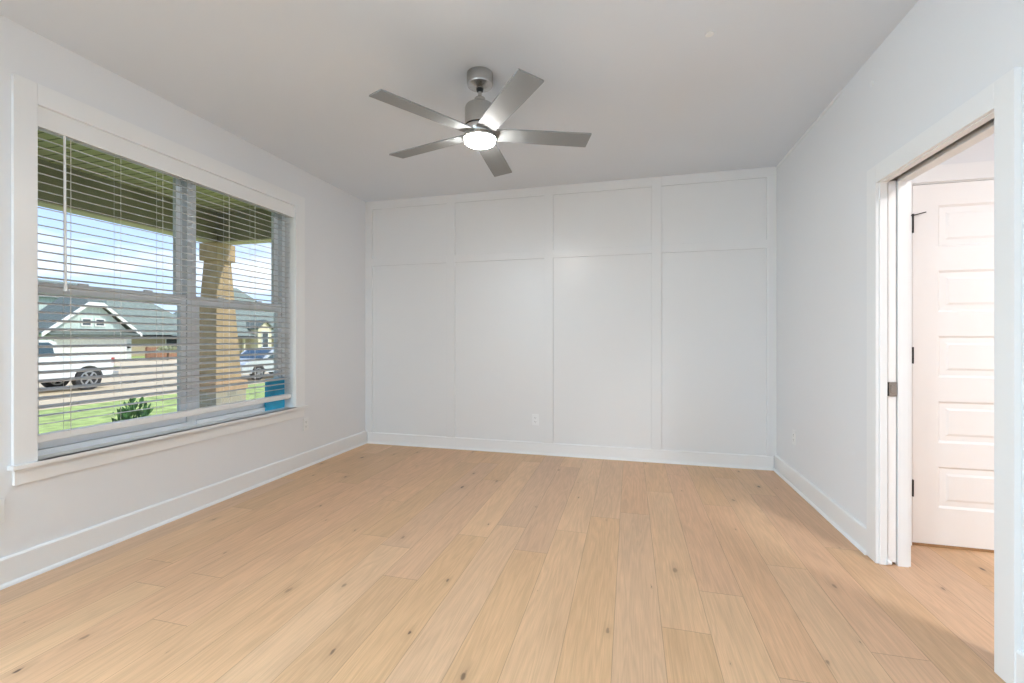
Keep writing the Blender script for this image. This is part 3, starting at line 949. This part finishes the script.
MB().box(TX1 - 0.005, TX1 + 0.012, ty - 1.75, ty - 1.58, SG + 1.0, SG + 1.03).build('door_handle', M['rim'], tr)

# silver car, partly behind the frame: front towards -Y
KX0, KX1 = -18.2, -16.5
ky = 17.0
kr = thing(empty('silver_car', ((KX0 + KX1) / 2, ky + 1.3, SG)), 'silver car parked across the lawn, right of the porch column', 'car')
cpf = [(ky - 0.85, SG + 0.35), (ky - 0.92, SG + 0.62), (ky - 0.70, SG + 0.84), (ky + 0.35, SG + 0.98), (ky + 1.0, SG + 1.40), (ky + 2.2, SG + 1.47), (ky + 3.1, SG + 1.05), (ky + 3.5, SG + 0.98), (ky + 3.55, SG + 0.45)]
pts = [(y_, z_) for y_, z_ in cpf] + arch(ky + 2.65, SG + 0.33, 0.39) + [(ky + 2.0, SG + 0.28)] + arch(ky, SG + 0.33, 0.39) 
MB().prism([(KX1, y_, z_) for y_, z_ in pts], (KX0 - KX1, 0, 0)).build('body', M['carsilver'], kr)
for pw in ([(ky + 0.50, SG + 0.98), (ky + 1.05, SG + 1.34), (ky + 1.45, SG + 1.38), (ky + 1.45, SG + 0.98)],
           [(ky + 1.53, SG + 0.98), (ky + 1.53, SG + 1.38), (ky + 2.15, SG + 1.39), (ky + 2.75, SG + 1.02)]):
    MB().prism([(KX1 + 0.012, y_, z_) for y_, z_ in pw], (-0.02, 0, 0)).build('side_window', M['carglass'], kr)
MB().prism([(KX1 - 0.12, ky + 0.34, SG + 0.985), (KX1 - 0.16, ky + 0.97, SG + 1.395), (KX0 + 0.16, ky + 0.97, SG + 1.395), (KX0 + 0.12, ky + 0.34, SG + 0.985)], (0, -0.012, 0.012)).build('windshield', M['carglass'], kr)
for x_ in (KX1 - 0.10, KX0 + 0.10):
    for y_ in (ky, ky + 2.65):
        wheel(kr, x_, y_, SG + 0.33, 0.33, 0.20, 5)
MB().box(KX1 - 0.35, KX1 - 0.02, ky - 0.90, ky - 0.74, SG + 0.62, SG + 0.74, 0.02).build('headlight', M['rim'], kr)

# ------------------------------------------------------------------ houses across the street (facades face +X)
def window_part(root, x, y0, y1, z0, z1, m=None):
    f = MB()
    t = 0.09
    f.box(x, x + 0.06, y0 - t, y1 + t, z0 - t, z0); f.box(x, x + 0.06, y0 - t, y1 + t, z1, z1 + t)
    f.box(x, x + 0.06, y0 - t, y0, z0, z1); f.box(x, x + 0.06, y1, y1 + t, z0, z1)
    o = f.build('window', M['exttrim'], root)
    MB().box(x + 0.005, x + 0.03, y0, y1, z0, z1).build('pane', M['extglass'], o)

# garage house with a gable
HX = -40.0
gh = thing(empty('garage_house', (HX, 25.0, G)), 'white gabled garage house with two small attic windows, behind the pickup truck', 'house')
gy0, gy1, ga = 21.95, 28.5, 25.22
c0, c1 = ga - 0.5, ga + 0.5
ze, zc_, zp = 1.55, 3.78, 4.35
MB().box(HX - 3.0, HX, gy0 + 0.5, gy1 - 0.5, G, ze).build('wall', M['sidingwhite'], gh)
MB().prism([(HX - 0.01, gy0 + 0.5, ze), (HX - 0.01, gy1 - 0.5, ze), (HX - 0.01, c1, zc_ - 0.1), (HX - 0.01, c0, zc_ - 0.1)], (-2.9, 0, 0)).build('gable', M['sidingmint'], gh)
rf = MB()
XF, XK = HX + 0.35, HX - 3.4
def slab4(p):
    rf.prism([Vector(q) for q in p], (0, 0, 0.14))
slab4([(XF, gy0, ze - 0.12), (XF, c0, zc_), (XF - 1.3, ga, zp), (XK, ga, zp), (XK, gy0, ze - 0.12)])
slab4([(XF, gy1, ze - 0.12), (XF, c1, zc_), (XF - 1.3, ga, zp), (XK, ga, zp), (XK, gy1, ze - 0.12)])
slab4([(XF, c0, zc_), (XF, c1, zc_), (XF - 1.3, ga, zp)])
rf.build('roof', M['shingle'], gh)
rk = MB()
for a, b in (((gy0 - 0.05, ze - 0.14), (c0, zc_)), ((c0, zc_), (c1, zc_)), ((c1, zc_), (gy1 + 0.05, ze - 0.14))):
    rk.prism([(HX + 0.36, a[0], a[1] - 0.14), (HX + 0.36, b[0], b[1] - 0.14), (HX + 0.36, b[0], b[1] + 0.15), (HX + 0.36, a[0], a[1] + 0.15)], (0.08, 0, 0))
rk.build('rake_boards', M['exttrim'], gh)
MB().box(HX, HX + 0.7, gy0 + 0.3, gy1 - 0.3, ze - 0.20, ze - 0.10).prism([(HX, gy0 + 0.3, ze + 0.15), (HX + 0.75, gy0 + 0.3, ze - 0.1), (HX, gy0 + 0.3, ze - 0.1)], (0, gy1 - gy0 - 0.6, 0)).build('brow_roof', M['shingle'], gh)
MB().box(HX, HX + 0.05, gy0 + 1.0, gy1 - 1.1, G, 1.12, 0.01).build('garage_door', M['garage'], gh)
MB().box(HX, HX + 0.09, gy0 + 0.82, gy0 + 1.0, G, 1.28).box(HX, HX + 0.09, gy1 - 1.1, gy1 - 0.92, G, 1.28).box(HX, HX + 0.09, gy0 + 1.0, gy1 - 1.1, 1.12, 1.28).build('garage_trim', M['exttrim'], gh)
for yy in (24.80, 25.70):
    window_part(gh, HX, yy - 0.26, yy + 0.26, 2.18, 2.62)
for yy in (gy0 + 0.68, gy1 - 0.74):
    MB().box(HX, HX + 0.16, yy - 0.09, yy + 0.09, 0.35, 0.72, 0.02).build('wall_lantern', M['black'], gh)

# mint house at far left
mh = thing(empty('mint_house', (-63, 29, G)), 'pale mint sided house at the far left, behind the garage house', 'house')
MB().box(-68, -58.5, 22, 37.5, G, 5.5).build('wall', M['sidingmint'], mh)
MB().prism([(-58.0, 21, 5.4), (-63.3, 21, 7.7), (-68.6, 21, 5.4)], (0, 17.2, 0)).build('roof', M['shingle2'], mh)
window_part(mh, -58.5, 30.0, 31.0, 2.6, 3.9)

# hip-roof helper
def hip(root, x0, x1, y0, y1, z0, z1, r0, r1, m, name='roof'):
    """hip roof; ridge runs along Y from r0 to r1"""
    xm = (x0 + x1) / 2
    b = MB()
    bb = b.bm
    v = [bb.verts.new(p) for p in ((x1, y0, z0), (x1, y1, z0), (x0, y1, z0), (x0, y0, z0), (xm, r0, z1), (xm, r1, z1))]
    for f in ((0, 1, 5, 4), (1, 2, 5), (2, 3, 4, 5), (3, 0, 4), (3, 2, 1, 0)):
        bb.faces.new([v[i] for i in f])
    b.build(name, m, root)

# brick house with a long roof, centre
bh = thing(empty('brick_house', (-52, 36, G)), 'tan brick house with a long grey roof behind the brown fence', 'house')
MB().box(-56, -49.5, 31.0, 43.0, G, 1.72).build('wall', M['brick'], bh)
hip(bh, -57, -48.8, 30.2, 43.6, 1.50, 5.3, 34.8, 39.0, M['shingle2'])
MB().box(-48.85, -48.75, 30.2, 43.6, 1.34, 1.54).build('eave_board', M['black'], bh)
window_part(bh, -49.5, 38.2, 39.4, 0.0, 1.1)

# big hip house behind the column
ch = thing(empty('hip_roof_house', (-56, 53, G)), 'large house with a tall grey hip roof behind the porch column', 'house')
MB().box(-62, -51.5, 45.5, 62.5, G, 1.72).build('wall', M['brick'], ch)
hip(ch, -63, -50.5, 44.0, 63.5, 1.5, 8.6, 52.2, 54.4, M['shingle2'])
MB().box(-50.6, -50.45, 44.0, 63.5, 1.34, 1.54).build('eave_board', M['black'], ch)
window_part(ch, -51.5, 47.0, 48.2, -0.2, 1.2)
window_part(ch, -51.5, 50.3, 51.3, -0.2, 1.2)

# cream house at right with gabled entry
eh = thing(empty('cream_house', (-42, 46, G)), 'cream house with a small gabled entry seen above the silver car', 'house')
MB().box(-47, -40.5, 38.5, 56, G, 1.45).build('wall', M['brick'], eh)
hip(eh, -48, -39.7, 37.6, 57, 1.42, 4.55, 41.5, 52.0, M['shingle2'])
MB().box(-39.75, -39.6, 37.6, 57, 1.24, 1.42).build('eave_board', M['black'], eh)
MB().prism([(-39.5, 40.6, G), (-39.5, 42.5, G), (-39.5, 42.5, 2.25), (-39.5, 41.55, 3.05), (-39.5, 40.6, 2.25)], (-2.5, 0, 0)).build('entry_gable', M['cream'], eh)
er = MB()
for a, b in (((40.4, 2.12), (41.55, 3.08)), ((41.55, 3.08), (42.7, 2.12))):
    er.prism([(-39.3, a[0], a[1]), (-39.3, b[0], b[1]), (-39.3, b[0], b[1] + 0.16), (-39.3, a[0], a[1] + 0.16)], (-2.9, 0, 0))
er.build('entry_roof', M['shingle'], eh)
window_part(eh, -39.5, 41.15, 41.95, -0.1, 1.9)
for yy in (38.0, 39.4):
    MB().box(-40.3, -40.1, yy - 0.1, yy + 0.1, G, 1.3).build('porch_post', M['cream'], eh)

# fence and bush between the houses
fn = thing(empty('wooden_fence', (-38.6, 31.0, G)), 'brown wooden board fence beside the garage house', 'fence')
MB().box(-38.65, -38.58, 28.1, 33.6, G, 0.42).build('boards', M['fence'], fn)
for yy in (28.2, 30.0, 31.8, 33.5):
    MB().box(-38.58, -38.48, yy - 0.06, yy + 0.06, G, 0.48).build('post', M['fence'], fn)
bs = thing(empty('round_bush', (-37.4, 29.0, G)), 'small pale round bush on a stem in front of the brown fence', 'bush')
leafball('foliage', (-37.4, 29.0, 0.15), 0.75, 0.42, 260, 0.28, M['paleleaf'], bs, 5)
MB().cyl((-37.4, 29.0, G), (-37.4, 29.0, 0.2), 0.06, 0.04, seg=8).build('stem', M['stem'], bs)
